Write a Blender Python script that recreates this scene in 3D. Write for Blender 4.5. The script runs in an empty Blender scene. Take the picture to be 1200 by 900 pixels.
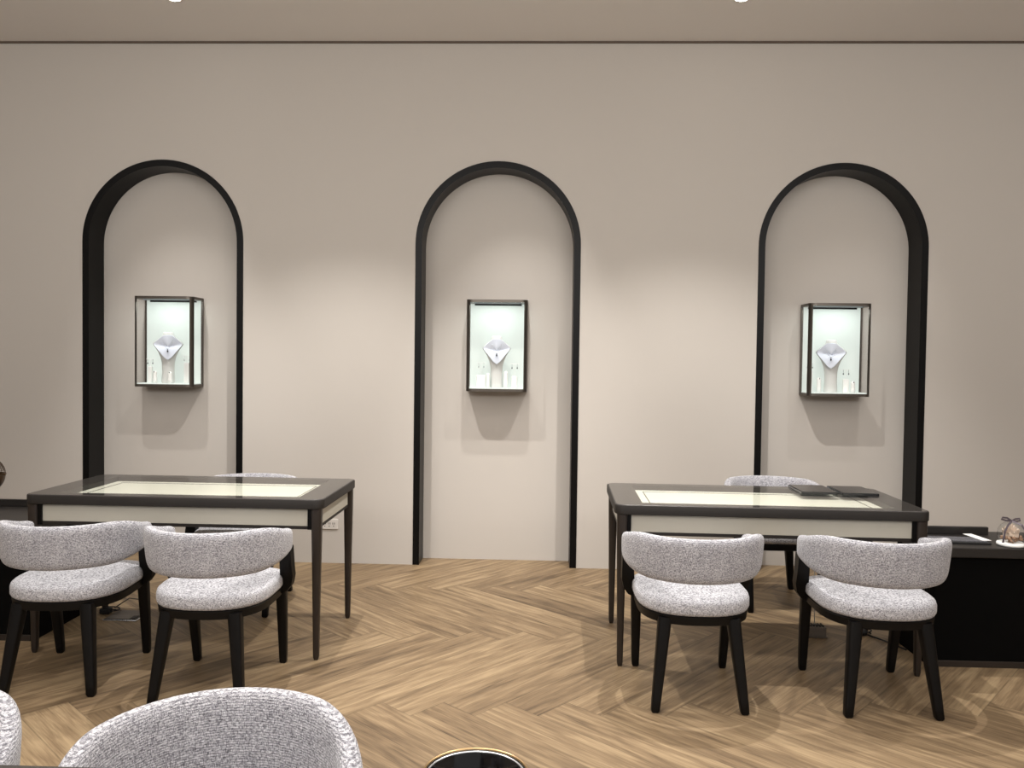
import bpy, bmesh, math, random
from mathutils import Vector, Matrix
PI = math.pi
random.seed(7)
S = bpy.context.scene
C = S.collection
# ------------------------------------------------------------------ helpers
def link(o, parent=None):
    C.objects.link(o)
    if parent is not None: o.parent = parent
    return o
def obj(name, bm, mat, parent=None, smooth=False, loc=None, sharp=None):
    me = bpy.data.meshes.new(name)
    bmesh.ops.recalc_face_normals(bm, faces=bm.faces)
    bm.to_mesh(me); bm.free()
    if mat is not None: me.materials.append(mat)
    if smooth:
        for p in me.polygons: p.use_smooth = True
        if sharp is not None: me.set_sharp_from_angle(angle=math.radians(sharp))
    o = bpy.data.objects.new(name, me)
    if loc is not None: o.location = loc
    return link(o, parent)
def tag(o, label=None, cat=None, group=None, kind=None):
    if label: o['label'] = label
    if cat: o['category'] = cat
    if group: o['group'] = group
    if kind: o['kind'] = kind
    return o
def thing(name, label, cat, loc=(0, 0, 0), rz=0, group=None):
    o = bpy.data.objects.new(name, None); o.empty_display_size = .05
    o.location = loc; o.rotation_euler = (0, 0, rz); link(o)
    return tag(o, label, cat, group)
def struct(name, bm, mat, **k):
    return tag(obj(name, bm, mat, **k), kind='structure')
def copy_tree(o, parent=None, name=None):
    c = o.copy(); link(c)
    c.parent = parent
    for ch in list(o.children): copy_tree(ch, c)
    return c
def box(bm, x0, x1, y0, y1, z0, z1, bev=0, seg=2):
    r = bmesh.ops.create_cube(bm, size=1)
    vs = r['verts']
    for v in vs:
        v.co = Vector(((x0 + x1) / 2 + v.co.x * (x1 - x0), (y0 + y1) / 2 + v.co.y * (y1 - y0), (z0 + z1) / 2 + v.co.z * (z1 - z0)))
    if bev > 0:
        es = list({e for v in vs for e in v.link_edges})
        bmesh.ops.bevel(bm, geom=es, offset=bev, segments=seg, affect='EDGES', profile=.5)
    return bm
def loft(bm, rings, cap=True, closed=True):
    L = [[bm.verts.new(p) for p in r] for r in rings]
    n = len(L[0])
    for a, b in zip(L, L[1:]):
        for i in range(n if closed else n - 1):
            j = (i + 1) % n
            bm.faces.new((a[i], a[j], b[j], b[i]))
    if cap:
        bm.faces.new(L[0][::-1]); bm.faces.new(L[-1])
    return bm
def sq_ring(cx, cy, z, hx, hy, r=.3, n=4):
    """rounded rectangle ring"""
    rr = r * min(hx, hy); pts = []
    for k, (sx, sy) in enumerate(((1, 1), (-1, 1), (-1, -1), (1, -1))):
        for i in range(n):
            a = k * PI / 2 + i / (n - 1) * PI / 2
            pts.append((cx + sx * (hx - rr) + rr * math.cos(a), cy + sy * (hy - rr) + rr * math.sin(a), z))
    return pts
def circ(cx, cy, z, r, n=32, ry=None):
    ry = r if ry is None else ry
    return [(cx + r * math.cos(2 * PI * i / n), cy + ry * math.sin(2 * PI * i / n), z) for i in range(n)]
def lathe(bm, prof, n=32, cx=0, cy=0, cap=True):
    return loft(bm, [circ(cx, cy, z, max(r, 1e-4), n) for r, z in prof], cap)
def tube(bm, pts, r, n=8):
    pts = [Vector(p) for p in pts]; rings = []
    for i, p in enumerate(pts):
        d = (pts[min(i + 1, len(pts) - 1)] - pts[max(i - 1, 0)]).normalized()
        up = Vector((0, 0, 1)) if abs(d.z) < .95 else Vector((1, 0, 0))
        u = d.cross(up).normalized(); v = d.cross(u)
        rings.append([p + r * (u * math.cos(2 * PI * k / n) + v * math.sin(2 * PI * k / n)) for k in range(n)])
    return loft(bm, rings)
def torus(bm, c, R, r, n=48, m=10, axis='z'):
    vs = []
    for i in range(n):
        a = 2 * PI * i / n; row = []
        for j in range(m):
            b = 2 * PI * j / m; q = R + r * math.cos(b); p = (q * math.cos(a), q * math.sin(a), r * math.sin(b))
            if axis == 'y': p = (p[0], p[2], p[1])
            if axis == 'x': p = (p[2], p[0], p[1])
            row.append(bm.verts.new((c[0] + p[0], c[1] + p[1], c[2] + p[2])))
        vs.append(row)
    for i in range(n):
        for j in range(m):
            bm.faces.new((vs[i][j], vs[(i + 1) % n][j], vs[(i + 1) % n][(j + 1) % m], vs[i][(j + 1) % m]))
    return bm
def sstep(a, b, x):
    t = min(1, max(0, (x - a) / (b - a))); return t * t * (3 - 2 * t)
# ------------------------------------------------------------------ materials
def srgb(r, g, b):
    f = lambda c: ((c / 255 + .055) / 1.055) ** 2.4 if c > 10 else c / 255 / 12.92
    return (f(r), f(g), f(b), 1)
def mat(name, col, rough=.5, metal=0, bump=0, bscale=80, var=0, vscale=4, coat=0, spec=.5, emit=0):
    m = bpy.data.materials.new(name); m.use_nodes = True
    nt = m.node_tree; N = nt.nodes; b = N['Principled BSDF']
    b.inputs['Base Color'].default_value = col; b.inputs['Roughness'].default_value = rough
    b.inputs['Metallic'].default_value = metal; b.inputs['Coat Weight'].default_value = coat
    b.inputs['Specular IOR Level'].default_value = spec
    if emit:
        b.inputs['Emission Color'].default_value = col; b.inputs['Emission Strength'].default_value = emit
    tc = N.new('ShaderNodeTexCoord')
    if var:
        n = N.new('ShaderNodeTexNoise'); n.inputs['Scale'].default_value = vscale; n.inputs['Detail'].default_value = 4
        r = N.new('ShaderNodeMapRange'); r.inputs['To Min'].default_value = 1 - var; r.inputs['To Max'].default_value = 1 + var
        mx = N.new('ShaderNodeMix'); mx.data_type = 'RGBA'; mx.blend_type = 'MULTIPLY'; mx.inputs['Factor'].default_value = 1
        nt.links.new(tc.outputs['Object'], n.inputs['Vector']); nt.links.new(n.outputs['Fac'], r.inputs['Value'])
        mx.inputs['A'].default_value = col; nt.links.new(r.outputs['Result'], mx.inputs['B'])
        nt.links.new(mx.outputs['Result'], b.inputs['Base Color'])
    if bump:
        n2 = N.new('ShaderNodeTexNoise'); n2.inputs['Scale'].default_value = bscale; n2.inputs['Detail'].default_value = 3
        bp = N.new('ShaderNodeBump'); bp.inputs['Strength'].default_value = bump; bp.inputs['Distance'].default_value = .002
        nt.links.new(tc.outputs['Object'], n2.inputs['Vector']); nt.links.new(n2.outputs['Fac'], bp.inputs['Height'])
        nt.links.new(bp.outputs['Normal'], b.inputs['Normal'])
    return m
M = {}
M['wall'] = mat('wall_paint', srgb(186, 180, 173), .85, bump=.05, bscale=300, var=.012, vscale=1.5, spec=.25)
M['ceiling'] = mat('ceiling_paint', srgb(226, 222, 219), .9, bump=.03, bscale=300, var=.01, vscale=1.2, spec=.2)
M['black'] = mat('black_trim', srgb(11, 10, 10), .35, bump=.03, bscale=60, var=.15, vscale=6, spec=.14)
M['bronze'] = mat('dark_bronze', srgb(92, 86, 80), .36, metal=.8, bump=.05, bscale=120, var=.1, vscale=5)
M['tableframe'] = mat('table_frame', srgb(33, 29, 26), .55, bump=.04, bscale=160, var=.08, vscale=8, spec=.3)
M['tabletop'] = mat('table_glass_border', srgb(52, 47, 46), .42, var=.06, vscale=6)
M['legbrown'] = mat('table_leg', srgb(50, 43, 38), .4, metal=.35, bump=.03, bscale=120, var=.1, vscale=10)
M['ivory'] = mat('ivory_panel', srgb(176, 172, 160), .6, var=.02, vscale=3, bump=.03, bscale=250)
M['tray'] = mat('display_cloth', srgb(226, 225, 212), .8, bump=.1, bscale=600, var=.02, emit=.05)  # faint glow put into the cloth so the tray looks lit
M['legblack'] = mat('black_wood', srgb(7, 6, 6), .45, bump=.08, bscale=90, var=.2, vscale=12, spec=.22)
M['deskblack'] = mat('desk_black', srgb(3, 3, 3), .7, bump=.04, bscale=90, var=.2, vscale=6, spec=.08)
M['desktop'] = mat('desk_top', srgb(31, 28, 26), .42, var=.1, vscale=8, bump=.03)
M['white'] = mat('white_suede', srgb(232, 234, 232), .75, bump=.08, bscale=400, var=.02)
M['bust'] = mat('bust_leather', srgb(206, 207, 204), .6, bump=.06, bscale=300, var=.02)
M['bustface'] = mat('bust_face', srgb(212, 219, 232), .55, bump=.05, bscale=300, var=.01)
M['caseglow'] = mat('case_back', srgb(172, 179, 174), .8, var=0, bump=.03, emit=1.0)  # self-glow in the colour makes the case back and floor look lit
M['acrylic'] = mat('milky_acrylic', srgb(240, 241, 238), .3, var=.02)
M['darkstone'] = mat('dark_stone', srgb(45, 48, 60), .2, metal=.4, var=.2, vscale=60)
M['silver'] = mat('silver', srgb(200, 203, 206), .25, metal=.9, var=.05)
M['gold'] = mat('gold_rim', srgb(180, 152, 112), .3, metal=1, var=.08, vscale=8)
M['vessel'] = mat('black_lacquer', srgb(9, 9, 12), .15, coat=.3, var=.1)
M['plastic'] = mat('black_plastic', srgb(24, 24, 25), .45, var=.1, bump=.05)
M['screen'] = mat('tablet_glass', srgb(30, 30, 32), .12, var=.05)
M['cable'] = mat('cable_rubber', srgb(20, 19, 19), .6, var=.1)
M['cablewhite'] = mat('pale_cable', srgb(190, 188, 182), .5, var=.03)
M['grey'] = mat('grey_metal', srgb(112, 104, 96), .5, metal=.3, var=.12, vscale=30)
M['floorplate'] = mat('plate_metal', srgb(96, 88, 80), .4, metal=.5, var=.1, vscale=20)
M['outlet'] = mat('outlet_plastic', srgb(205, 200, 194), .5, var=.02)
M['dark'] = mat('dark_slot', srgb(40, 36, 34), .6, var=.1)
M['card'] = mat('white_card', srgb(228, 228, 226), .7, var=.02)
M['key'] = mat('keycaps', srgb(92, 92, 97), .5, var=.15, vscale=90)
M['rose'] = mat('cream_petals', srgb(222, 205, 188), .75, var=.18, vscale=40, bump=.4, bscale=120)
M['dried'] = mat('dried_flowers', srgb(150, 122, 100), .85, var=.4, vscale=60, bump=.5, bscale=150)
M['ribbon'] = mat('grey_ribbon', srgb(92, 84, 92), .35, var=.15, vscale=40)
M['bronzewire'] = mat('bronze_wire', srgb(84, 66, 48), .35, metal=.8, var=.15, vscale=20)
M['gap'] = mat('shadow_gap', srgb(92, 80, 70), .9, var=.1)

def glass(name, tint=(1, 1, 1, 1), ior=1.45, base=0.0):
    m = bpy.data.materials.new(name); m.use_nodes = True
    nt = m.node_tree; N = nt.nodes
    for n in list(N):
        if n.type == 'BSDF_PRINCIPLED': N.remove(n)
    out = [n for n in N if n.type == 'OUTPUT_MATERIAL'][0]
    t = N.new('ShaderNodeBsdfTransparent'); g = N.new('ShaderNodeBsdfGlossy'); g.inputs['Roughness'].default_value = .015
    nz = N.new('ShaderNodeTexNoise'); nz.inputs['Scale'].default_value = 3
    rp = N.new('ShaderNodeMapRange'); rp.inputs['To Min'].default_value = .96; rp.inputs['To Max'].default_value = 1
    mm = N.new('ShaderNodeMix'); mm.data_type = 'RGBA'; mm.blend_type = 'MULTIPLY'; mm.inputs['Factor'].default_value = 1; mm.inputs['A'].default_value = tint
    nt.links.new(nz.outputs['Fac'], rp.inputs['Value']); nt.links.new(rp.outputs['Result'], mm.inputs['B']); nt.links.new(mm.outputs['Result'], t.inputs['Color'])
    lw = N.new('ShaderNodeLayerWeight'); lw.inputs['Blend'].default_value = .5
    pw = N.new('ShaderNodeMath'); pw.operation = 'POWER'; pw.inputs[1].default_value = 5; nt.links.new(lw.outputs['Facing'], pw.inputs[0])
    f = N.new('ShaderNodeMath'); f.operation = 'MULTIPLY_ADD'; f.inputs[1].default_value = .96; f.inputs[2].default_value = ior; nt.links.new(pw.outputs[0], f.inputs[0])
    mx = N.new('ShaderNodeMixShader')
    nt.links.new(f.outputs[0], mx.inputs[0]); nt.links.new(t.outputs[0], mx.inputs[1]); nt.links.new(g.outputs[0], mx.inputs[2])
    nt.links.new(mx.outputs[0], out.inputs['Surface'])
    return m
M['glass'] = glass('clear_glass', ior=.025)
M['topglass'] = glass('table_glass', (.97, .98, .96, 1), ior=.035)

def emis(name, col, s):
    m = bpy.data.materials.new(name); m.use_nodes = True; b = m.node_tree.nodes['Principled BSDF']
    b.inputs['Base Color'].default_value = col; b.inputs['Emission Color'].default_value = col; b.inputs['Emission Strength'].default_value = s
    return m
M['lamp'] = emis('lamp_lens', (1, .95, .86, 1), 25)
M['led'] = emis('led_strip', (.4, .45, .47, 1), .3)

def fabric(rows=False):
    m = bpy.data.materials.new('tweed_boucle'); m.use_nodes = True
    nt = m.node_tree; N = nt.nodes; Lk = nt.links; b = N['Principled BSDF']
    b.inputs['Roughness'].default_value = .95; b.inputs['Specular IOR Level'].default_value = .15
    b.inputs['Sheen Weight'].default_value = .25
    tc = N.new('ShaderNodeTexCoord')
    def noise(sx, sy, sz, scale, det=2, dist=0):
        mp = N.new('ShaderNodeMapping'); mp.inputs['Scale'].default_value = (sx, sy, sz)
        n = N.new('ShaderNodeTexNoise'); n.inputs['Scale'].default_value = scale; n.inputs['Detail'].default_value = det; n.inputs['Distortion'].default_value = dist
        Lk.new(tc.outputs['Object'], mp.inputs['Vector']); Lk.new(mp.outputs['Vector'], n.inputs['Vector']); return n.outputs['Fac']
    hrow = noise(.2, .2, 1, 600, 1)        # threads running around the chair
    vrow = noise(1, 1, .22, 560, 1)          # threads running up
    speck = noise(.8, .8, 1, 420, 1)
    big = noise(1, 1, 1, 22, 3)
    def ramp(src, a, b_, ca, cb):
        r = N.new('ShaderNodeValToRGB'); r.color_ramp.elements[0].position = a; r.color_ramp.elements[1].position = b_
        r.color_ramp.elements[0].color = ca; r.color_ramp.elements[1].color = cb; Lk.new(src, r.inputs['Fac']); return r.outputs['Color']
    def mul(a, b2, f=1, t='MULTIPLY'):
        x = N.new('ShaderNodeMix'); x.data_type = 'RGBA'; x.blend_type = t; x.inputs['Factor'].default_value = f
        Lk.new(a, x.inputs['A']); Lk.new(b2, x.inputs['B']); return x.outputs['Result']
    c1 = ramp(hrow, .38, .55, srgb(146, 145, 150), srgb(216, 216, 220))
    c2 = ramp(vrow, .36, .52, srgb(150, 148, 154), (1, 1, 1, 1))
    c3 = ramp(speck, .27, .35, srgb(76, 75, 88), (1, 1, 1, 1))
    c4 = ramp(big, .3, .7, (.88, .88, .89, 1), (1, 1, 1, 1))
    c = mul(mul(mul(c1, c2, .8), c3, .85), c4)
    if rows:
        wv = N.new('ShaderNodeTexWave'); wv.bands_direction = 'Z'; wv.inputs['Scale'].default_value = 62; wv.inputs['Distortion'].default_value = 2.2
        wv.inputs['Detail'].default_value = 2; wv.inputs['Detail Scale'].default_value = .6; Lk.new(tc.outputs['Object'], wv.inputs['Vector'])
        c = mul(c, ramp(wv.outputs['Fac'], .1, .6, srgb(190, 189, 194), (1, 1, 1, 1)), .8)
    Lk.new(c, b.inputs['Base Color'])
    bp = N.new('ShaderNodeBump'); bp.inputs['Strength'].default_value = .35; bp.inputs['Distance'].default_value = .002
    ad = N.new('ShaderNodeMath'); ad.operation = 'ADD'; Lk.new(hrow, ad.inputs[0]); Lk.new(vrow, ad.inputs[1])
    Lk.new(ad.outputs[0], bp.inputs['Height']); Lk.new(bp.outputs['Normal'], b.inputs['Normal'])
    return m
M['fabric'] = fabric(); M['fabricback'] = fabric(True)

def wood_floor():
    m = bpy.data.materials.new('oak_herringbone'); m.use_nodes = True
    nt = m.node_tree; N = nt.nodes; Lk = nt.links; b = N['Principled BSDF']
    b.inputs['Roughness'].default_value = .5; b.inputs['Specular IOR Level'].default_value = .35
    uv = N.new('ShaderNodeUVMap'); uv.uv_map = 'plank'
    at = N.new('ShaderNodeAttribute'); at.attribute_name = 'tone'
    def mth(op, a, b2=None, c=None):
        x = N.new('ShaderNodeMath'); x.operation = op
        for i, v in enumerate((a, b2, c)):
            if v is None: continue
            if isinstance(v, (int, float)): x.inputs[i].default_value = v
            else: Lk.new(v, x.inputs[i])
        return x.outputs[0]
    sep = N.new('ShaderNodeSeparateXYZ'); Lk.new(uv.outputs['UV'], sep.inputs[0])
    cmb = N.new('ShaderNodeCombineXYZ'); Lk.new(sep.outputs[0], cmb.inputs[0]); Lk.new(sep.outputs[1], cmb.inputs[1])
    Lk.new(mth('MULTIPLY', at.outputs['Fac'], 37.0), cmb.inputs[2])
    def noise(sx, sy, scale, det=4, dist=0.):
        mp = N.new('ShaderNodeMapping'); mp.inputs['Scale'].default_value = (sx, sy, 1); Lk.new(cmb.outputs[0], mp.inputs['Vector'])
        n = N.new('ShaderNodeTexNoise'); n.inputs['Scale'].default_value = scale; n.inputs['Detail'].default_value = det; n.inputs['Distortion'].default_value = dist
        Lk.new(mp.outputs['Vector'], n.inputs['Vector']); return n.outputs['Fac']
    g1 = noise(1.0, 13, 2.2, 5, .8)     # broad grain
    g2 = noise(2.5, 60, 3.0, 4, .3)     # fine streaks
    g3 = noise(1.2, 5, 2.0, 2, 1.5)     # cloudy
    r = N.new('ShaderNodeValToRGB'); e = r.color_ramp.elements
    e[0].position = .25; e[0].color = srgb(84, 68, 50); e[1].position = .75; e[1].color = srgb(154, 133, 103)
    x = e.new(.5); x.color = srgb(123, 103, 78)
    v = mth('ADD', mth('MULTIPLY', g1, .50), mth('MULTIPLY', g2, .28))
    v = mth('ADD', v, mth('MULTIPLY', g3, .22))
    v = mth('ADD', v, mth('MULTIPLY', mth('SUBTRACT', at.outputs['Fac'], .5), .12))
    v = mth('ADD', mth('MULTIPLY', mth('SUBTRACT', v, .5), 1.6), .5)
    Lk.new(v, r.inputs['Fac'])
    # plank edges: fine dark/pale seams
    ev = mth('ABSOLUTE', mth('SUBTRACT', sep.outputs[1], PW / 2)); dv = mth('SUBTRACT', PW / 2, ev)
    eu = mth('ABSOLUTE', mth('SUBTRACT', sep.outputs[0], PL / 2)); du = mth('SUBTRACT', PL / 2, eu)
    d = mth('MINIMUM', dv, du)
    sm = N.new('ShaderNodeMapRange'); sm.inputs['From Min'].default_value = .0; sm.inputs['From Max'].default_value = .004
    sm.inputs['To Min'].default_value = .62; sm.inputs['To Max'].default_value = 1; Lk.new(d, sm.inputs['Value'])
    mx = N.new('ShaderNodeMix'); mx.data_type = 'RGBA'; mx.blend_type = 'MULTIPLY'; mx.inputs['Factor'].default_value = 1
    Lk.new(r.outputs['Color'], mx.inputs['A']); Lk.new(sm.outputs['Result'], mx.inputs['B'])
    Lk.new(mx.outputs['Result'], b.inputs['Base Color'])
    bp = N.new('ShaderNodeBump'); bp.inputs['Strength'].default_value = .25; bp.inputs['Distance'].default_value = .001
    Lk.new(mth('ADD', g2, sm.outputs['Result']), bp.inputs['Height']); Lk.new(bp.outputs['Normal'], b.inputs['Normal'])
    return m
# ------------------------------------------------------------------ measures of the room
W, ND, ZC = 5.417, .191, 3.531
RA, TW, ZT = .557, .044, 2.738
XC = (-2.576, -.285, 2.010)
PL, PW = 1.22, .178
# floor: one sheet of herringbone planks
def floor():
    bm = bmesh.new(); uvl = bm.loops.layers.uv.new('plank'); tl = bm.faces.layers.float.new('tone_f')
    ang = math.radians(3.5); ox, oy = -.035 - .863 * math.sin(ang), 3.985 + .863 * math.cos(ang)
    a0 = ang - PI / 4
    ex = Vector((math.cos(a0), math.sin(a0))); ey = Vector((-math.sin(a0), math.cos(a0)))
    tones = []
    def plank(x0, y0, hor):
        w, l = (PL, PW) if hor else (PW, PL)
        cs = [(x0, y0), (x0 + w, y0), (x0 + w, y0 + l), (x0, y0 + l)]
        ws = [Vector((ox, oy)) + ex * a + ey * b for a, b in cs]
        cx = sum(p.x for p in ws) / 4; cy = sum(p.y for p in ws) / 4
        if not (-6 < cx < 6 and -2.2 < cy < 6.3): return
        f = bm.faces.new([bm.verts.new((p.x, p.y, 0)) for p in ws])
        flip = random.random() < .5
        uvs = [(0, 0), (PL, 0), (PL, PW), (0, PW)] if hor else [(0, PW), (0, 0), (PL, 0), (PL, PW)]
        for lp, u in zip(f.loops, uvs): lp[uvl].uv = (PL - u[0], PW - u[1]) if flip else u
        tones.append(random.random())
    for c in range(-14, 15):
        for k in range(-70, 71):
            bx, by = k * PW + c * PL, k * PW - c * PL
            plank(bx, by, True)
            plank(bx + PL, by + PW - PL, False)
    me = bpy.data.meshes.new('floor'); bm.to_mesh(me); bm.free()
    at = me.attributes.new('tone', 'FLOAT', 'FACE')
    for i, t in enumerate(tones): at.data[i].value = t
    me.materials.append(wood_floor())
    o = bpy.data.objects.new('floor', me); link(o); tag(o, kind='structure')
floor()
# back wall with three arched recesses
def arch_pts(xc, r, n=48):
    zc = ZT - RA
    return [(xc - r * math.cos(PI * i / n), zc + r * math.sin(PI * i / n)) for i in range(n + 1)]
def back_wall():
    bm = bmesh.new(); X0, X1 = -5.6, 5.6
    def quad(x0, x1, z0, z1, y=W): bm.faces.new([bm.verts.new(p) for p in ((x0, y, z0), (x1, y, z0), (x1, y, z1), (x0, y, z1))])
    r = RA - .015; xs = [X0]
    for xc in XC: xs += [xc - r, xc + r]
    xs.append(X1)
    for i in range(0, len(xs), 2): quad(xs[i], xs[i + 1], 0, ZC)
    for xc in XC:
        P = arch_pts(xc, r)
        for (xa, za), (xb, zb) in zip(P, P[1:]):
            bm.faces.new([bm.verts.new(p) for p in ((xa, W, za), (xb, W, zb), (xb, W, ZC), (xa, W, ZC))])
        quad(xc - RA - .02, xc + RA + .02, 0, ZT + .05, W + ND)
    struct('wall_back', bm, M['wall'])
back_wall()
def arch_trim(i, xc):
    bm = bmesh.new(); A = []
    for (ro, ri) in ((RA, RA - TW),):
        Po = [(xc - ro, 0)] + arch_pts(xc, ro) + [(xc + ro, 0)]
        Pi = [(xc - ri, 0)] + arch_pts(xc, ri) + [(xc + ri, 0)]
        rings = []
        for (a, b), (c, d) in zip(Po, Pi):
            rings.append([(a, W - .004, b), (c, W - .004, d), (c, W + ND + .002, d), (a, W + ND + .002, b)])
        loft(bm, rings)
    o = struct('trim_%d' % i, bm, M['black'], smooth=True, sharp=35)
    return o
for i, xc in enumerate(XC): arch_trim(i + 1, xc)
bm = bmesh.new(); box(bm, -5.6, 5.6, -2.0, W + .3, ZC, ZC + .1); struct('ceiling', bm, M['ceiling'])
bm = bmesh.new(); box(bm, -5.6, 5.6, W - .012, W, ZC - .012, ZC); struct('trim_4', bm, M['gap'])  # dark strip painted in for the shaded gap below the ceiling
bm = bmesh.new(); box(bm, -5.7, -5.6, -2.0, W + .3, 0, ZC); struct('wall_left', bm, M['wall'])
bm = bmesh.new(); box(bm, 5.6, 5.7, -2.0, W + .3, 0, ZC); struct('wall_right', bm, M['wall'])
# ------------------------------------------------------------------ tables
TL, TD, TH = 1.404, .678, .75
def rr(x0, x1, y0, y1, z, r, n=6):
    pts = []
    for (cx, cy, k) in ((x1 - r, y1 - r, 0), (x0 + r, y1 - r, 1), (x0 + r, y0 + r, 2), (x1 - r, y0 + r, 3)):
        for i in range(n + 1):
            a = k * PI / 2 + i / n * PI / 2; pts.append((cx + r * math.cos(a), cy + r * math.sin(a), z))
    return pts
def make_table(label, loc, rz):
    t = thing('display_table', label, 'table', loc, rz, 'glass-topped display tables')
    bx, by = .13, .075
    # side frame of the top (ring) and black glass border
    bm = bmesh.new()
    o1 = lambda z, g=0: rr(g, TL - g, g, TD - g, z, .045 - g * .5)
    i1 = lambda z, g=0: rr(bx - g, TL - bx + g, by - g, TD - by + g, z, .004)
    loft(bm, [i1(.712), i1(.709, .02), o1(.705, .003), o1(.708), o1(.744), o1(.7475, .002), o1(.748, .005)], cap=False)
    obj('tabletop_frame', bm, M['tableframe'], t, smooth=True, sharp=40)
    bm = bmesh.new()
    loft(bm, [o1(.748, .005), o1(.7495, .007), i1(.7495), i1(.722)], cap=False)
    obj('glass_border', bm, M['tabletop'], t)
    bm = bmesh.new(); box(bm, bx - .01, TL - bx + .01, by - .01, TD - by + .01, .718, .724)
    tr = obj('display_tray', bm, M['tray'], t)
    bm = bmesh.new()
    a, b2 = .05, .004
    X0, X1, Y0, Y1 = bx + a, TL - bx - a, by + a, TD - by - a
    for (p, q, r_, s) in ((X0, X1, Y0, Y0 + b2), (X0, X1, Y1 - b2, Y1), (X0, X0 + b2, Y0, Y1), (X1 - b2, X1, Y0, Y1)): box(bm, p, q, r_, s, .7238, .7255)
    obj('tray_groove', bm, M['dark'], tr)
    bm = bmesh.new(); bm.faces.new([bm.verts.new(p) for p in rr(.009, TL - .009, .009, TD - .009, .7505, .042)])
    obj('glass_top', bm, M['topglass'], t)
    # apron panels and rails
    i = .035
    for nm, (x0, x1, y0, y1) in (('f', (.075, TL - .075, .032, .045)), ('b', (.075, TL - .075, TD - .045, TD - .032)), ('l', (.030, .043, .075, TD - .075)), ('r', (TL - .043, TL - .030, .075, TD - .075))):
        bm = bmesh.new(); box(bm, x0, x1, y0, y1, .622, .706, .001, 1); obj('apron_panel', bm, M['ivory'], t)
        bm = bmesh.new(); box(bm, x0 - .02 * (nm in 'fb'), x1 + .02 * (nm in 'fb'), y0 - .02 * (nm in 'lr') - .002, y1 + .02 * (nm in 'lr') + .002, .607, .6215, .001, 1); obj('apron_rail', bm, M['tableframe'], t)
    for sx in (0, 1):
        for sy in (0, 1):
            cx = i if sx == 0 else TL - i; cy = i if sy == 0 else TD - i
            bm = bmesh.new()
            loft(bm, [sq_ring(cx, cy, z, h, h, .5) for z, h in ((.0, .009), (.012, .0125), (.02, .0135), (.35, .018), (.60, .0225), (.706, .0235))])
            obj('leg', bm, M['legbrown'], t, smooth=True, sharp=50)
            bm = bmesh.new()   # corner stile between leg and panel
            s = 1 if sx == 0 else -1; x0 = cx + s * .022; x1 = cx + s * .041
            box(bm, min(x0, x1), max(x0, x1), cy - .012, cy + .012, .607, .706); obj('corner_stile', bm, M['black'], t)
    return t
tabA = make_table('dark framed display table with glass top on the left, beside the left arched recess', (-2.3822, 3.6233, 0), -.0027)
tabB = copy_tree(tabA); tabB.location = (.3561, 3.6425, 0); tabB.rotation_euler = (0, 0, -.0258)
tag(tabB, 'dark framed display table with glass top carrying two black tablets')
tabC = copy_tree(tabA); tabC.location = (-1.72, 1.222 - TD, 0); tabC.rotation_euler = (0, 0, 0)
tag(tabC, 'dark table edge cut off at the bottom left corner of the view')
for c_ in list(tabC.children):      # open on the chairs' side
    if c_.name.startswith('apron') and min(v.co.y for v in c_.data.vertices) > .6: bpy.data.objects.remove(c_)
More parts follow.
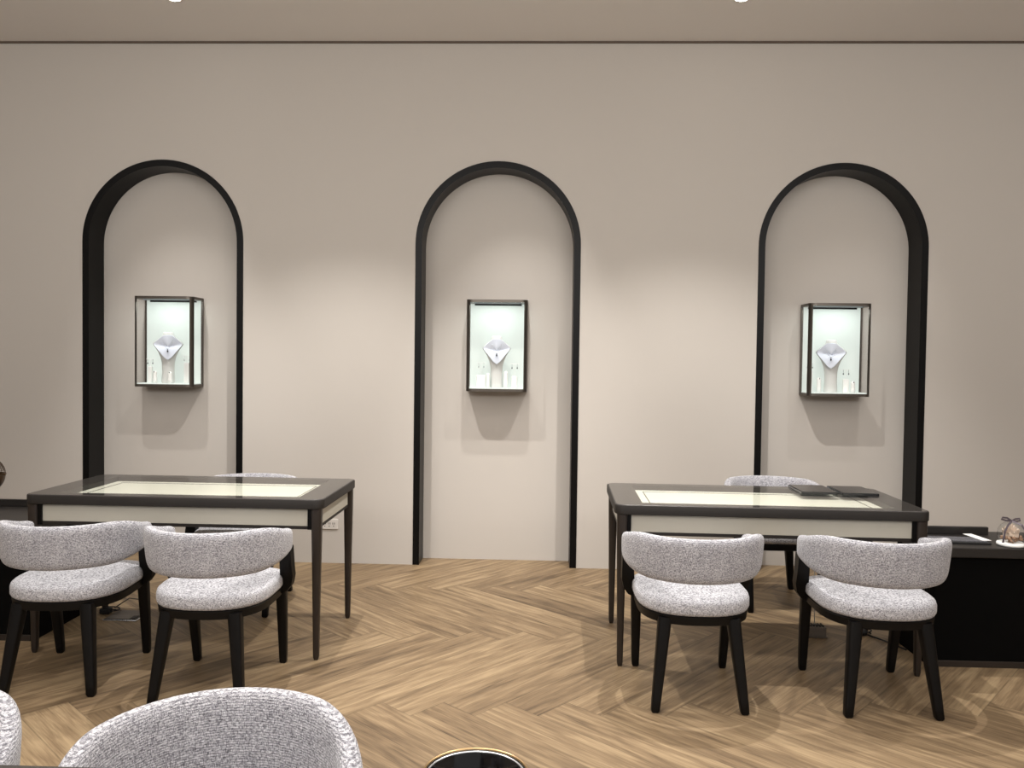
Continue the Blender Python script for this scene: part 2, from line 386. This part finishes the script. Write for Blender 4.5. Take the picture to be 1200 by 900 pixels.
# ------------------------------------------------------------------ chairs
def band_path(u):
    """u in [-1,1]: plan position of the middle of the wrap-around back and its outward direction"""
    R = .268; arc = R * PI / 2; st = .115; s = u * (arc + st); sg = 1 if s >= 0 else -1; s = abs(s)
    if s <= arc:
        a = s / R; return Vector((sg * R * math.sin(a), -R * math.cos(a), 0)), Vector((sg * math.sin(a), -math.cos(a), 0))
    q = s - arc
    return Vector((sg * (R - .12 * q * q / st), q, 0)), Vector((sg * math.cos(.2 * q / st), math.sin(.2 * q / st), 0))
def make_chair(label, loc, rz, group):
    t = thing('upholstered_chair', label, 'chair', loc, rz, group)
    # back: a curved padded band
    bm = bmesh.new(); rings = []; n = 72; m = 28
    for k in range(n + 1):
        # ease rounded ends
        u = -1 + 2 * k / n
        d = (1 - abs(u)) * (.268 * PI / 2 + .115)      # distance from the end
        endr = .035; e = 1 if d > endr else math.sqrt(max(0, 1 - (1 - d / endr) ** 2)) * .97 + .03
        p, nrm = band_path(u)
        w = sstep(.42, .95, abs(u))
        w2 = sstep(.45, 1.0, abs(u)); zt = .703 - .050 * w2; zb = .520 + .036 * w
        zc = (zt + zb) / 2 + (.012 * (1 - e)); hz = (zt - zb) / 2 * (1 - (1 - e) * .75); th = (.027 - .001 * w) * e
        ring = []
        for j in range(m):
            a = 2 * PI * j / m; c, s_ = math.cos(a), math.sin(a)
            c2 = math.copysign(abs(c) ** .75, c); s2 = math.copysign(abs(s_) ** .42, s_)
            tilt = (s2 * .010)
            q = p + nrm * (c2 * th + tilt * (1 - w)); ring.append((q.x, q.y, zc + s2 * hz))
        rings.append(ring)
    loft(bm, rings); obj('backrest', bm, M['fabricback'], t, smooth=True)
    # seat plan
    def seat_ring(z, off, n=56):
        pts = []
        for i in range(n):
            a = 2 * PI * i / n; c, s_ = math.cos(a), math.sin(a)
            p = 2.5 if s_ < 0 else 5
            rx, ry = .236 - off, (.245 if s_ < 0 else .235) - off
            r = (abs(c / 1) ** p + abs(s_) ** p) ** (-1 / p)
            pts.append((rx * r * c * (1 - .04 * min(0, s_)) if False else rx * r * c, ry * r * s_, z))
        return pts
    bm = bmesh.new()
    prof = [(.382, .016), (.386, .006), (.398, .0), (.424, .0), (.437, .004), (.444, .012), (.449, .026), (.454, .06), (.459, .11), (.462, .16), (.463, .20)]
    loft(bm, [seat_ring(z, o) for z, o in prof]); obj('seat', bm, M['fabric'], t, smooth=True)
    bm = bmesh.new(); loft(bm, [seat_ring(z, o) for z, o in ((.344, .020), (.347, .010), (.379, .006), (.384, .012))]); obj('seat_frame', bm, M['legblack'], t, smooth=True, sharp=40)
    for s in (-1, 1):
        bm = bmesh.new()   # rear leg: raked out and back
        loft(bm, [sq_ring(s * x, y, z, hx, hy, .45) for z, x, y, hx, hy in ((0, .178, -.246, .012, .012), (.008, .1775, -.2455, .017, .017), (.05, .173, -.239, .0185, .0185), (.20, .156, -.217, .0225, .0225), (.37, .137, -.190, .027, .026))])
        obj('leg', bm, M['legblack'], t, smooth=True, sharp=45)
        bm = bmesh.new()
        loft(bm, [sq_ring(s * x, y, z, hx, hy, .45) for z, x, y, hx, hy in ((0, .199, .246, .012, .012), (.008, .199, .2455, .016, .016), (.05, .200, .241, .0175, .0175), (.20, .203, .218, .0205, .0205), (.36, .208, .185, .023, .023), (.43, .212, .165, .022, .022))])
        obj('leg', bm, M['legblack'], t, smooth=True, sharp=45)
        bm = bmesh.new()   # bracket from leg top up to the arm
        prof = [(.195, .352), (.222, .352), (.250, .365), (.270, .392), (.281, .435), (.2835, .49), (.2835, .575), (.236, .575), (.230, .48), (.224, .42), (.195, .40)]
        y0, y1 = .035, .185
        def yy(z, f): return (.060 if f == 0 else .112) + (.078 if f else .085) * (1 - sstep(.36, .56, z)) * .8
        loft(bm, [[(s * x, yy(z, f), z) for x, z in prof] for f in (0, 1)])
        obj('arm_bracket', bm, M['legblack'], t, smooth=True, sharp=45)
    return t
G = 'grey tweed armchairs around the display tables'
ch = make_chair('grey tweed chair at the left table, tucked beside the black side desk', (-2.01, 3.43, 0), math.radians(4), G)
def chair(label, x, y, deg):
    c = copy_tree(ch); c.location = (x, y, 0); c.rotation_euler = (0, 0, math.radians(deg)); tag(c, label); return c
chair('grey tweed chair at the left table, nearer the bare middle of the floor', -1.35, 3.365, 0.5)
chair('grey tweed chair at the right table, beside its left front leg', .663, 3.437, 0)
chair('grey tweed chair at the right table, in front of the black side desk', 1.425, 3.437, 0)
chair('grey tweed chair behind the left table, only its rim showing above the tabletop', -1.655, 4.49, 180)
chair('grey tweed chair behind the right table, its rim showing beside the tablets', 1.41, 4.77, 180)
cn1 = chair('large foreground grey tweed chair, its rounded back seen from inside at the bottom', -.565, 1.375, 202)
cn2 = chair('grey tweed chair cut off by the left edge at the bottom corner', -1.215, 1.36, 200)
for c in (cn1, cn2): c.scale = (.89, .97, 1)
# ------------------------------------------------------------------ wall showcases
def make_case(label, xc):
    t = thing('jewelry_showcase', label, 'showcase', (xc, W, 1.19), 0, 'lit glass wall showcases in the arched recesses')
    hw, dp, H, r = .208, ND, .622, .045
    def plan(z, g=0, back=0):
        pts = [(hw - g, dp - back, z)]
        pts += [(-hw + g, dp - back, z)]
        for i in range(7):
            a = PI + i / 6 * PI / 2; pts.append((-hw + r + (r - g) * math.cos(a), r + (r - g) * math.sin(a), z))
        for i in range(7):
            a = 1.5 * PI + i / 6 * PI / 2; pts.append((hw - r + (r - g) * math.cos(a), r + (r - g) * math.sin(a), z))
        return pts
    bm = bmesh.new(); loft(bm, [plan(0), plan(.018)]); obj('bottom_plate', bm, M['bronze'], t, smooth=True, sharp=40)
    bm = bmesh.new(); loft(bm, [plan(H - .018), plan(H)]); obj('top_plate', bm, M['bronze'], t, smooth=True, sharp=40)
    bm = bmesh.new(); loft(bm, [plan(.018, .012, .004), plan(.024, .012, .004)]); obj('white_floor', bm, M['caseglow'], t)
    bm = bmesh.new(); box(bm, -hw + .014, hw - .014, dp - .012, dp - .002, .018, H - .018); obj('back_panel', bm, M['caseglow'], t)
    for s in (-1, 1):
        bm = bmesh.new(); box(bm, min(s * hw, s * (hw - .014)), max(s * hw, s * (hw - .014)), dp - .014, dp - .001, .018, H - .018); obj('corner_post', bm, M['bronze'], t)
        bm = bmesh.new()     # rounded front posts
        outer = [(s * (hw - r + r * math.cos(a)), r - r * math.sin(a)) for a in [k / 8 * PI / 2 for k in range(9)]]
        inner = [(s * (hw - r + (r - .009) * math.cos(a)), r - (r - .009) * math.sin(a)) for a in [k / 8 * PI / 2 for k in range(9)]]
        pol = outer[1:6] + inner[1:6][::-1]
        loft(bm, [[(x, y, z) for x, y in pol] for z in (.018, H - .018)]); obj('corner_post', bm, M['bronze'], t, smooth=True, sharp=40)
        bm = bmesh.new(); bm.faces.new([bm.verts.new(p) for p in ((s * (hw - .004), r * .7, .018), (s * (hw - .004), dp - .014, .018), (s * (hw - .004), dp - .014, H - .018), (s * (hw - .004), r * .7, H - .018))])
        obj('side_glass', bm, M['glass'], t)
    bm = bmesh.new(); x = hw - r * .7; bm.faces.new([bm.verts.new(p) for p in ((-x, .004, .018), (x, .004, .018), (x, .004, H - .018), (-x, .004, H - .018))])
    obj('front_glass', bm, M['glass'], t)
    bm = bmesh.new(); box(bm, -hw + .05, hw - .05, .05, .062, H - .024, H - .018); obj('light_strip', bm, M['led'], t)
    bm = bmesh.new(); box(bm, -hw + .045, hw - .045, dp - .03, dp - .012, H - .030, H - .019); obj('top_rail', bm, M['black'], t)
    l = bpy.data.lights.new('case_light', 'AREA'); l.shape = 'RECTANGLE'; l.size = .3; l.size_y = .05; l.energy = CASE_W; l.color = (.9, 1.0, .98)
    lo = bpy.data.objects.new('case_light', l); link(lo, t); lo.location = (0, .030, H - .034); lo.rotation_euler = (math.radians(15), 0, 0)
    return t
CASE_W = .75
CX = (-2.580, -.286, 2.010)
case0 = make_case('lit glass showcase in the left arched recess', CX[0])
for x, lb in ((CX[1], 'lit glass showcase in the middle arched recess'), (CX[2], 'lit glass showcase in the right arched recess')):
    c = copy_tree(case0); c.location.x = x; tag(c, lb)
ZF = 1.19 + .024
def make_bust(label, x, y, rz):
    t = thing('necklace_bust', label, 'jewelry bust', (x, y, ZF), rz, 'white necklace busts')
    bm = bmesh.new(); rings = []
    for z, w, d in ((0, .042, .034), (.01, .044, .036), (.08, .040, .032), (.14, .042, .030), (.18, .050, .030), (.215, .064, .026), (.245, .082, .024), (.262, .094, .022), (.272, .098, .021), (.284, .090, .020), (.305, .066, .020), (.322, .044, .024), (.335, .036, .022), (.350, .034, .021), (.354, .030, .018)):
        ring = []
        for i in range(32):
            a = 2 * PI * i / 32; c, s = math.cos(a), math.sin(a); e = 1.0 if z < .1 else 1.25
            ring.append((w * math.copysign(abs(c) ** e, c), d * math.copysign(abs(s) ** e, s) - .010 * sstep(.12, .26, z), z))
        rings.append(ring)
    loft(bm, rings); obj('bust_body', bm, M['bust'], t, smooth=True, sharp=60)
    # smooth face panel: rounded diamond
    bm = bmesh.new()
    P = [(0, .160), (.024, .178), (.058, .222), (.090, .262), (.093, .272), (.082, .286), (.046, .318), (.030, .330), (0, .334)]
    P = P + [(-x_, z_) for x_, z_ in P[-2:0:-1]]
    f = lambda y0, k: [(x_ * k, y0 - .060 + .028 * (abs(x_) / .09) ** 2 + .012 * sstep(.24, .335, z_) + .006 * (1 - sstep(.16, .21, z_)), .25 + (z_ - .25) * k) for x_, z_ in P]
    loft(bm, [f(.012, 1), f(0, .98), f(0, .8), f(0, .6), f(0, .4), f(0, .2), f(0, .04)]); obj('chest_panel', bm, M['bustface'], t, smooth=True, sharp=50)
    return t
busts = [(-2.585, W + .105, .35), (-.29, W + .105, .05), (1.985, W + .105, -.35)]
b0 = make_bust('white necklace bust in the left showcase', *busts[0])
for (x, y, rz), lb in zip(busts[1:], ('white necklace bust in the middle showcase', 'white necklace bust in the right showcase')):
    c = copy_tree(b0); c.location = (x, y, ZF); c.rotation_euler = (0, 0, rz); tag(c, lb)
def pendant(label, x, y, z, rz):
    t = thing('necklace', label, 'necklace', (x, y, z), rz, 'fine necklaces hung on the busts')
    bm = bmesh.new(); pts = [(-.034, .018, .075), (-.03, .004, .05), (-.02, -.004, .02), (0, -.007, 0), (.02, -.004, .02), (.03, .004, .05), (.034, .018, .075)]
    tube(bm, pts, .0008, 6); obj('chain', bm, M['silver'], t, smooth=True)
    bm = bmesh.new(); lathe(bm, [(0.0005, -.022), (.004, -.018), (.005, -.012), (.003, -.007), (.0005, -.004)], 10, 0, -.009)
    lathe(bm, [(0.0005, -.004), (.0035, -.001), (.0005, .003)], 10, 0, -.009); obj('pendant_stone', bm, M['darkstone'], t, smooth=True)
    return t
def on_bust(b, dz=.235):
    x, y, rz = b; return (x + math.sin(rz) * .052, y - math.cos(rz) * .052, ZF + dz, rz)
p0 = pendant('fine silver necklace with a small dark pendant on the bust in the left showcase', *on_bust(busts[0]))
for b, lb in zip(busts[1:], ('fine silver necklace with a drop pendant on the bust in the middle showcase', 'fine silver necklace with a tiny dark pendant on the bust in the right showcase')):
    c = copy_tree(p0); q = on_bust(b); c.location = q[:3]; c.rotation_euler = (0, 0, q[3]); tag(c, lb)
def ring_post(label, x, y, h=.075, r=.0135, band=True):
    t = thing('ring_holder', label, 'ring holder', (x, y, ZF), 0, 'small white ring holders')
    bm = bmesh.new(); prof = [(r * 1.12, 0), (r * 1.12, h * .3), (r, h * .6)] + [(r * math.cos(a), h - r + r * math.sin(a)) for a in [k / 6 * PI / 2 for k in range(6)]] + [(.0005, h)]
    lathe(bm, prof, 20); obj('holder_body', bm, M['acrylic'], t, smooth=True)
    if band:
        bm = bmesh.new(); torus(bm, (0, 0, h - .008), r * .8, .0013, 24, 6); obj('ring_band', bm, M['silver'], t, smooth=True)
        bm = bmesh.new(); lathe(bm, [(.0005, h - .012), (.004, h - .007), (.0005, h - .002)], 8, 0, -r * .95); obj('ring_stone', bm, M['darkstone'], t)
    return t
def block_rack(label, x, y, h=.075, w=.03, rack=.07, dark=True, d=.024, two=True):
    t = thing('earring_stand', label, 'earring stand', (x, y, ZF), 0, 'small white earring stands')
    bm = bmesh.new(); box(bm, -w / 2, w / 2, -d / 2, d / 2, 0, h, .004, 2); obj('stand_block', bm, M['acrylic'], t)
    bm = bmesh.new(); tube(bm, [(0, 0, h - .002), (0, 0, h + rack)], .0013, 6); tube(bm, [(-.030, 0, h + rack), (.030, 0, h + rack)], .0016, 6)
    obj('t_bar', bm, M['acrylic'], t)
    for s in ((-1, 1) if two else (1,)):
        bm = bmesh.new(); tube(bm, [(s * .018, -.001, h + rack), (s * .018, -.002, h + rack - .022)], .0009, 6)
        lathe(bm, [(.0005, h + rack - .036), (.0045, h + rack - .029), (.0005, h + rack - .02)], 8, s * .018, -.002)
        obj('earring', bm, M['darkstone'] if dark else M['silver'], t)
    return t
# left showcase
ring_post('tall white ring holder at the left front of the left showcase', -2.665, W + .075, .085)
ring_post('short white ring holder beside the bust in the left showcase', -2.545, W + .045, .082)
block_rack('white earring stand at the left rear of the left showcase', -2.715, W + .11, .115, .028, .05)
block_rack('white earring stand at the right of the left showcase', -2.455, W + .11, .145, .036, .045, dark=False)
# middle showcase
block_rack('wide white earring stand at the left of the middle showcase', -.395, W + .10, .085, .062, .085, dark=False, d=.03)
ring_post('white ring holder right of the bust in the middle showcase', -.225, W + .085, .115, band=False)
block_rack('white earring stand with dark earrings in the middle showcase', -.165, W + .10, .08, .038, .085)
ring_post('slim white ring holder left of the bust in the middle showcase', -.345, W + .06, .10, .011, band=False)
# right showcase
block_rack('white earring stand at the left of the right showcase', 1.845, W + .11, .14, .034, .055, dark=False)
ring_post('white ring holder with a dark ring in the right showcase', 1.898, W + .08, .10)
block_rack('white earring stand with dark earrings right of the right bust', 2.085, W + .10, .09, .04, .065)
ring_post('white ring holder in the right front corner of the right showcase', 2.115, W + .05, .078)
# ------------------------------------------------------------------ side desks
def make_desk(label, sx, xa, y0, y1):
    """sx=+1: desk runs to +X from xa"""
    t = thing('side_desk', label, 'desk', (xa, y0, 0), 0)
    L = 1.1; D = y1 - y0
    def bx_(nm, x0, x1, a, b, z0, z1, m, bev=.002):
        bm = bmesh.new(); box(bm, min(sx * x0, sx * x1), max(sx * x0, sx * x1), a, b, z0, z1, bev, 2); obj(nm, bm, m, t)
    bx_('desk_top', -.012, L, -.03, D, .518, .565, M['desktop'], .004)
    bx_('front_panel', .012, L, 0, .02, .03, .518, M['deskblack'])
    bx_('side_panel', 0, .02, .0, D, .0, .518, M['deskblack'])
    bx_('back_panel', .02, L, D - .03, D - .01, .03, .518, M['deskblack'])
    bx_('plinth', .014, L, -.004, .02, .0, .030, M['legbrown'])
    bx_('back_upstand', -.012, .405 if sx > 0 else L, D - .09, D - .07, .565, .604, M['desktop'], .003)
    return t
make_desk('low black side desk at the right, holding a keyboard and a small dome', 1, 1.835, 3.765, 4.12)
make_desk('low black side desk at the left edge behind the tweed chair', -1, -2.445, 3.80, 4.37)
# keyboard, card, dome
t = thing('keyboard', 'dark grey keyboard on the right side desk', 'keyboard', (1.975, 3.87, .565), -.05)
bm = bmesh.new(); box(bm, -.16, .16, -.055, .055, 0, .010, .003, 2); obj('keyboard_body', bm, M['plastic'], t)
bm = bmesh.new()
for r in range(5):
    for c in range(15):
        x = -.149 + c * .0199; y = -.047 + r * .0195; box(bm, x, x + .0168, y, y + .0165, .0095, .0135)
k = obj('keycaps', bm, M['key'], t)
bm = bmesh.new(); box(bm, -.022, .022, -.075, .075, 0, .0012); cd = obj('paper_card', bm, M['card'], None, loc=(2.115, 3.905, .5795)); cd.rotation_euler = (0, 0, .10)
tag(cd, 'white paper card lying on the right side desk beside the keyboard', 'card')
t = thing('flower_dome', 'clear dome with cream rose and grey ribbon bow on the right side desk', 'ornament', (2.215, 3.80, .565))
bm = bmesh.new(); lathe(bm, [(.05, 0), (.058, .003), (.060, .008), (.058, .015), (.052, .018), (.03, .018)], 36); obj('base', bm, M['white'], t, smooth=True, sharp=50)
bm = bmesh.new(); lathe(bm, [(.050, .018), (.0555, .035), (.057, .055), (.054, .075), (.045, .094), (.030, .107), (.014, .113), (.001, .115)], 36, cap=False); obj('glass_dome', bm, M['glass'], t, smooth=True)
bm = bmesh.new()
for k in range(26):     # petals wrapped in a spiral
    a = k * 2.4; rr_ = .004 + .0012 * k; z = .088 - .0012 * k
    ring = []
    for (du, dz) in ((-.5, -.016), (.5, -.016), (.62, .0), (.35, .014), (0, .018), (-.35, .014), (-.62, 0)):
        aa = a + du * 1.0; q = rr_ * (1 + .25 * (dz > .01)); ring.append(bm.verts.new((q * math.cos(aa), q * math.sin(aa), z + dz)))
    bm.faces.new(ring)
obj('rose', bm, M['rose'], t, smooth=False)
bm = bmesh.new(); random.seed(3)
for k in range(46):
    a = random.random() * 6.28; r_ = .012 + random.random() * .03; z = .022 + random.random() * .03
    bmesh.ops.create_icosphere(bm, subdivisions=1, radius=.004 + random.random() * .006, matrix=Matrix.Translation((r_ * math.cos(a), r_ * math.sin(a), z)))
obj('dried_flowers', bm, M['dried'], t)
bm = bmesh.new()
def strip(bm, pts, w, up=(0, 0, 1)):
    pts = [Vector(p) for p in pts]; up = Vector(up); L = []
    for i, p in enumerate(pts):
        d = (pts[min(i + 1, len(pts) - 1)] - pts[max(i - 1, 0)]).normalized(); s = d.cross(up)
        s = s.normalized() if s.length > 1e-3 else Vector((1, 0, 0)); L.append((bm.verts.new(p + s * w / 2), bm.verts.new(p - s * w / 2)))
    for a, b in zip(L, L[1:]): bm.faces.new((a[0], a[1], b[1], b[0]))
strip(bm, [(.0, .0, .1165), (-.02, 0, .130), (-.042, 0, .132), (-.046, 0, .124), (-.025, 0, .118), (0, 0, .1165)], .009, (0, 1, 0.3))
strip(bm, [(.0, .0, .1165), (.018, 0, .126), (.036, 0, .128), (.040, 0, .119), (.022, 0, .114), (0, 0, .1165)], .009, (0, 1, 0.3))
for s in (-1, 1): strip(bm, [(0, -.004, .1165), (s * .03, -.030, .104), (s * .048, -.036, .075), (s * .053, -.036, .040), (s * .055, -.034, .02)], .009, (0, -1, .2))
o = obj('ribbon_bow', bm, M['ribbon'], t)
md = o.modifiers.new('thick', 'SOLIDIFY'); md.thickness = .001
# wire ball ornament at the left edge
t = thing('wire_ball_ornament', 'round bronze ball with a wire mesh top on the left side desk', 'ornament', (-2.868, 4.05, .565))
R = .098; zc = .205
bm = bmesh.new(); lathe(bm, [(.055, 0), (.055, .006), (.015, .014), (.012, zc - R + .004)], 28); obj('foot', bm, M['bronzewire'], t, smooth=True, sharp=40)
bm = bmesh.new(); lathe(bm, [(.001, zc - R)] + [(R * math.sin(a), zc - R * math.cos(a)) for a in [k / 12 * PI / 2 for k in range(1, 13)]] + [(R - .006, zc)] + [((R - .006) * math.sin(a), zc - (R - .006) * math.cos(a)) for a in [k / 12 * PI / 2 for k in range(11, 0, -1)]], 40, cap=False)
obj('lower_bowl', bm, M['bronzewire'], t, smooth=True, sharp=60)
bm = bmesh.new()
for k in range(18):
    a = k / 18 * PI; pts = [(R * math.cos(b) * math.cos(a), R * math.cos(b) * math.sin(a), zc + R * math.sin(b)) for b in [j / 16 * PI for j in range(17)]]; tube(bm, pts, .0012, 5)
for k in range(1, 6):
    b = k / 6 * PI / 2; torus(bm, (0, 0, zc + R * math.sin(b)), R * math.cos(b), .0012, 36, 5)
torus(bm, (0, 0, zc + .002), R, .004, 40, 8)
obj('wire_mesh', bm, M['bronzewire'], t)
bm = bmesh.new(); tube(bm, [(R, 0, zc + .006), (R + .012, 0, zc + .006)], .004, 8); bmesh.ops.create_icosphere(bm, subdivisions=2, radius=.006, matrix=Matrix.Translation((R + .014, 0, zc + .006))); obj('side_knob', bm, M['bronzewire'], t, smooth=True)
# ------------------------------------------------------------------ tablets on the right table
def make_tablet(label, x, y, rz):
    t = thing('tablet', label, 'tablet', (x, y, .7512), rz, 'black tablets on the right table')
    bm = bmesh.new(); loft(bm, [rr(-.09, .09, -.125, .125, z, .012) for z in (0, .009)]); obj('tablet_case', bm, M['plastic'], t, smooth=True, sharp=40)
    bm = bmesh.new(); loft(bm, [rr(-.084, .084, -.119, .119, z, .008) for z in (.009, .0105)]); obj('screen', bm, M['screen'], t)
    bm = bmesh.new(); loft(bm, [rr(-.0905, -.0885, -.11, .11, z, .0009) for z in (.002, .007)]); obj('metal_edge', bm, M['silver'], t)
    return t
tb = make_tablet('black tablet lying on the right table, the one nearer the table middle', 1.418, 4.165, -.02)
c = copy_tree(tb); c.location = (1.615, 4.15, .7512); c.rotation_euler = (0, 0, -.02); tag(c, 'black tablet lying on the right table, the one nearer its right end')
# ------------------------------------------------------------------ floor bits
bm = bmesh.new()
t = thing('floor_outlet_box', 'flat metal floor outlet lid on the floor under the left table', 'floor outlet', (-2.19, 4.20, 0))
bm = bmesh.new(); box(bm, -.09, .09, -.08, .08, 0, .006, .002, 1); obj('frame_plate', bm, M['silver'], t)
bm = bmesh.new(); box(bm, -.082, .082, -.070, .074, .006, .010, .001, 1); obj('lid', bm, M['floorplate'], t)
bm = bmesh.new(); box(bm, .05, .078, -.066, -.02, .010, .013, .001, 1); obj('lid_slot', bm, M['dark'], t)
t = thing('power_plug', 'black power plug with a coiled cable under the left table', 'plug', (-2.32, 4.24, 0))
bm = bmesh.new(); box(bm, -.035, .02, -.02, .02, 0, .03, .006, 2); obj('plug_body', bm, M['cable'], t)
bm = bmesh.new(); tube(bm, [(.02 + .05 * math.cos(a) * (1 - a / 40), .01 + .03 * math.sin(a), .006 + .0025 * a) for a in [k * .5 for k in range(24)]], .0035, 6); obj('coil', bm, M['cable'], t, smooth=True)
bm = bmesh.new(); pts = [(-2.30, 4.28, .02), (-2.26, 4.36, .05), (-2.2, 4.40, .03), (-2.15, 4.36, .008), (-2.14, 4.30, .006)]
o = obj('power_cable', tube(bm, pts, .003, 6), M['cable'], smooth=True); tag(o, 'thin black cable looping to the floor outlet under the left table', 'cable')
t = thing('power_adapter_box', 'grey adapter box standing on the floor under the right table', 'adapter', (1.447, 4.15, 0))
bm = bmesh.new(); box(bm, -.045, .045, -.03, .03, 0, .055, .004, 2); obj('adapter_body', bm, M['grey'], t)
bm = bmesh.new()
for k in range(5): box(bm, -.038 + k * .016, -.028 + k * .016, -.022, .022, .055, .062, .002, 1)
obj('socket_row', bm, M['dark'], t)
bm = bmesh.new(); box(bm, -.05, .05, -.036, .034, 0, .006, .002, 1); obj('foot_tray', bm, M['floorplate'], t)
bm = bmesh.new(); o = obj('pale_cord', tube(bm, [(1.44, 4.15, .062), (1.437, 4.155, .2), (1.435, 4.16, .4), (1.43, 4.17, .6)], .0022, 6), M['cablewhite'], smooth=True)
tag(o, 'thin pale cord hanging from the right table down to the grey adapter', 'cable')
t = thing('power_plug', 'black power plug and cable knot under the right table', 'plug', (1.70, 4.19, 0))
bm = bmesh.new(); box(bm, -.03, .02, -.02, .02, 0, .028, .006, 2); obj('plug_body', bm, M['cable'], t)
bm = bmesh.new(); tube(bm, [(.0 + .045 * math.cos(a), .0 + .03 * math.sin(a), .006 + .003 * a) for a in [k * .5 for k in range(20)]], .0035, 6); obj('coil', bm, M['cable'], t, smooth=True)
bm = bmesh.new(); o = obj('power_cable', tube(bm, [(1.72, 4.17, .006), (1.76, 4.1, .006), (1.80, 4.02, .006), (1.822, 3.96, .006)], .004, 6), M['cable'], smooth=True)
tag(o, 'black cable on the floor running to the right side desk', 'cable')
# wall outlet
t = thing('power_outlet', 'pale wall outlet low on the wall behind the left table', 'outlet', (-1.415, W, .268))
bm = bmesh.new(); box(bm, -.06, .06, -.008, 0, -.035, .035, .003, 2); obj('cover_plate', bm, M['outlet'], t)
bm = bmesh.new()
for x in (-.03, .0, .03):
    for dx in (-.006, .006): box(bm, x + dx - .0018, x + dx + .0018, -.0095, -.0075, -.002, .012)
    box(bm, x - .003, x + .003, -.0095, -.0075, -.016, -.010)
obj('socket_slots', bm, M['dark'], t)
# ------------------------------------------------------------------ gold-rimmed vessel
t = thing('round_bin', 'round black open bin with a gold rim at the bottom centre', 'bin', (-.152, 2.09, 0))
RV = .142; HV = .30
bm = bmesh.new(); lathe(bm, [(RV * .86, 0), (RV * .9, .01), (RV, HV - .004), (RV - .004, HV), (RV - .008, HV - .004), (RV * .9 - .01, .012), (.001, .010)], 56, cap=False); obj('bin_body', bm, M['vessel'], t, smooth=True, sharp=50)
bm = bmesh.new(); torus(bm, (0, 0, HV), RV - .001, .0042, 72, 12); obj('outer_rim', bm, M['gold'], t, smooth=True)
bm = bmesh.new(); torus(bm, (0, 0, HV - .004), RV - .0105, .0035, 72, 10); obj('inner_rim', bm, M['silver'], t, smooth=True)
# ------------------------------------------------------------------ ceiling lights, added fill lights
def ceiling_light(label, x, y, vis=True):
    t = thing('ceiling_light', label, 'ceiling light', (x, y, ZC), 0, 'recessed ceiling downlights')
    bm = bmesh.new(); lathe(bm, [(.036, -.001), (.045, -.004), (.047, 0)], 32, cap=False); obj('trim_ring', bm, M['outlet'], t, smooth=True)
    bm = bmesh.new(); lathe(bm, [(.001, -.0035), (.036, -.0035), (.036, -.0005)], 32, cap=False); obj('lens', bm, M['lamp'], t)
    return t
l0 = ceiling_light('recessed downlight at the top edge, over the left arch', -2.2, 4.765)
c = copy_tree(l0); c.location = (1.155, 4.78, ZC); tag(c, 'recessed downlight at the top edge, left of the right arch')
def spot(x, y, tx, ty, tz, power, deg, blend=.6, size=.03, col=(1, .965, .92)):
    l = bpy.data.lights.new('spot', 'SPOT'); l.energy = power; l.spot_size = math.radians(deg); l.spot_blend = blend; l.shadow_soft_size = size; l.color = col
    o = bpy.data.objects.new('downlight_beam', l); link(o); o.location = (x, y, ZC - .02)
    d = Vector((tx - x, ty - y, tz - (ZC - .02))); o.rotation_euler = d.to_track_quat('-Z', 'Y').to_euler()
for xl, xt, p in ((-2.6, -2.42, 130), (-.2, -.1, 155), (2.28, 2.05, 60)): spot(xl, 4.44, xt, 5.6, .8, p, 44, 1.0)
spot(-1.15, 4.15, -1.3, 3.75, 0, 270, 100, .5, .02); spot(.84, 4.15, 1.0, 3.75, 0, 270, 100, .5, .02)
spot(-1.5, 4.2, -1.5, 3.4, 0, 50, 100, .6, .02)
spot(2.3, 3.9, 2.2, 3.4, 0, 65, 90, .6, .02)
spot(-2.0, 2.75, -1.8, 3.15, .2, 70, 95, .8); spot(1.05, 2.75, 1.05, 3.15, .2, 75, 95, .8)
spot(-.7, 1.1, -.8, 1.5, .5, 125, 90, .8); spot(-.2, 2.6, -.1, 3.3, 0, 50, 100, .9)
w = bpy.data.worlds.new('world'); S.world = w; w.use_nodes = True
w.node_tree.nodes['Background'].inputs['Color'].default_value = (1, .97, .94, 1)
w.node_tree.nodes['Background'].inputs['Strength'].default_value = .4
def area(x, y, z, sx, sy, p, rx=0, col=(1, .96, .92)):
    l = bpy.data.lights.new('fill', 'AREA'); l.shape = 'RECTANGLE'; l.size = sx; l.size_y = sy; l.energy = p; l.color = col
    o = bpy.data.objects.new('fill_light', l); link(o); o.location = (x, y, z); o.rotation_euler = (math.radians(rx), 0, 0)
area(0, 2.2, ZC - .03, 9, 2.4, 75)  # broad overhead fill, added to brighten the wall
area(0, -1.2, 2.7, 8, 1.2, 250, 132)  # unseen uplight added behind the camera to lift wall and ceiling
# ------------------------------------------------------------------ camera
pitch, yaw, roll, E, F = .0276, .0329, .013, 1.3929, 940
cp, sp, cy, sy, cr, sr = math.cos(pitch), math.sin(pitch), math.cos(yaw), math.sin(yaw), math.cos(roll), math.sin(roll)
fw = Vector((-sy * cp, cy * cp, -sp)); rt = Vector((cy, sy, 0)); up = rt.cross(fw)
r2 = rt * cr + up * sr; u2 = -rt * sr + up * cr
cam = bpy.data.cameras.new('camera'); co = bpy.data.objects.new('camera', cam); link(co)
cam.sensor_width = 36; cam.sensor_fit = 'HORIZONTAL'; cam.lens = 36 * F / 1200; cam.clip_start = .02
mw = Matrix((r2, u2, -fw)).transposed().to_4x4(); mw.translation = Vector((0, 0, E)); co.matrix_world = mw
S.camera = co
S.view_settings.view_transform = 'Standard'; S.view_settings.look = 'None'; S.view_settings.exposure = 0
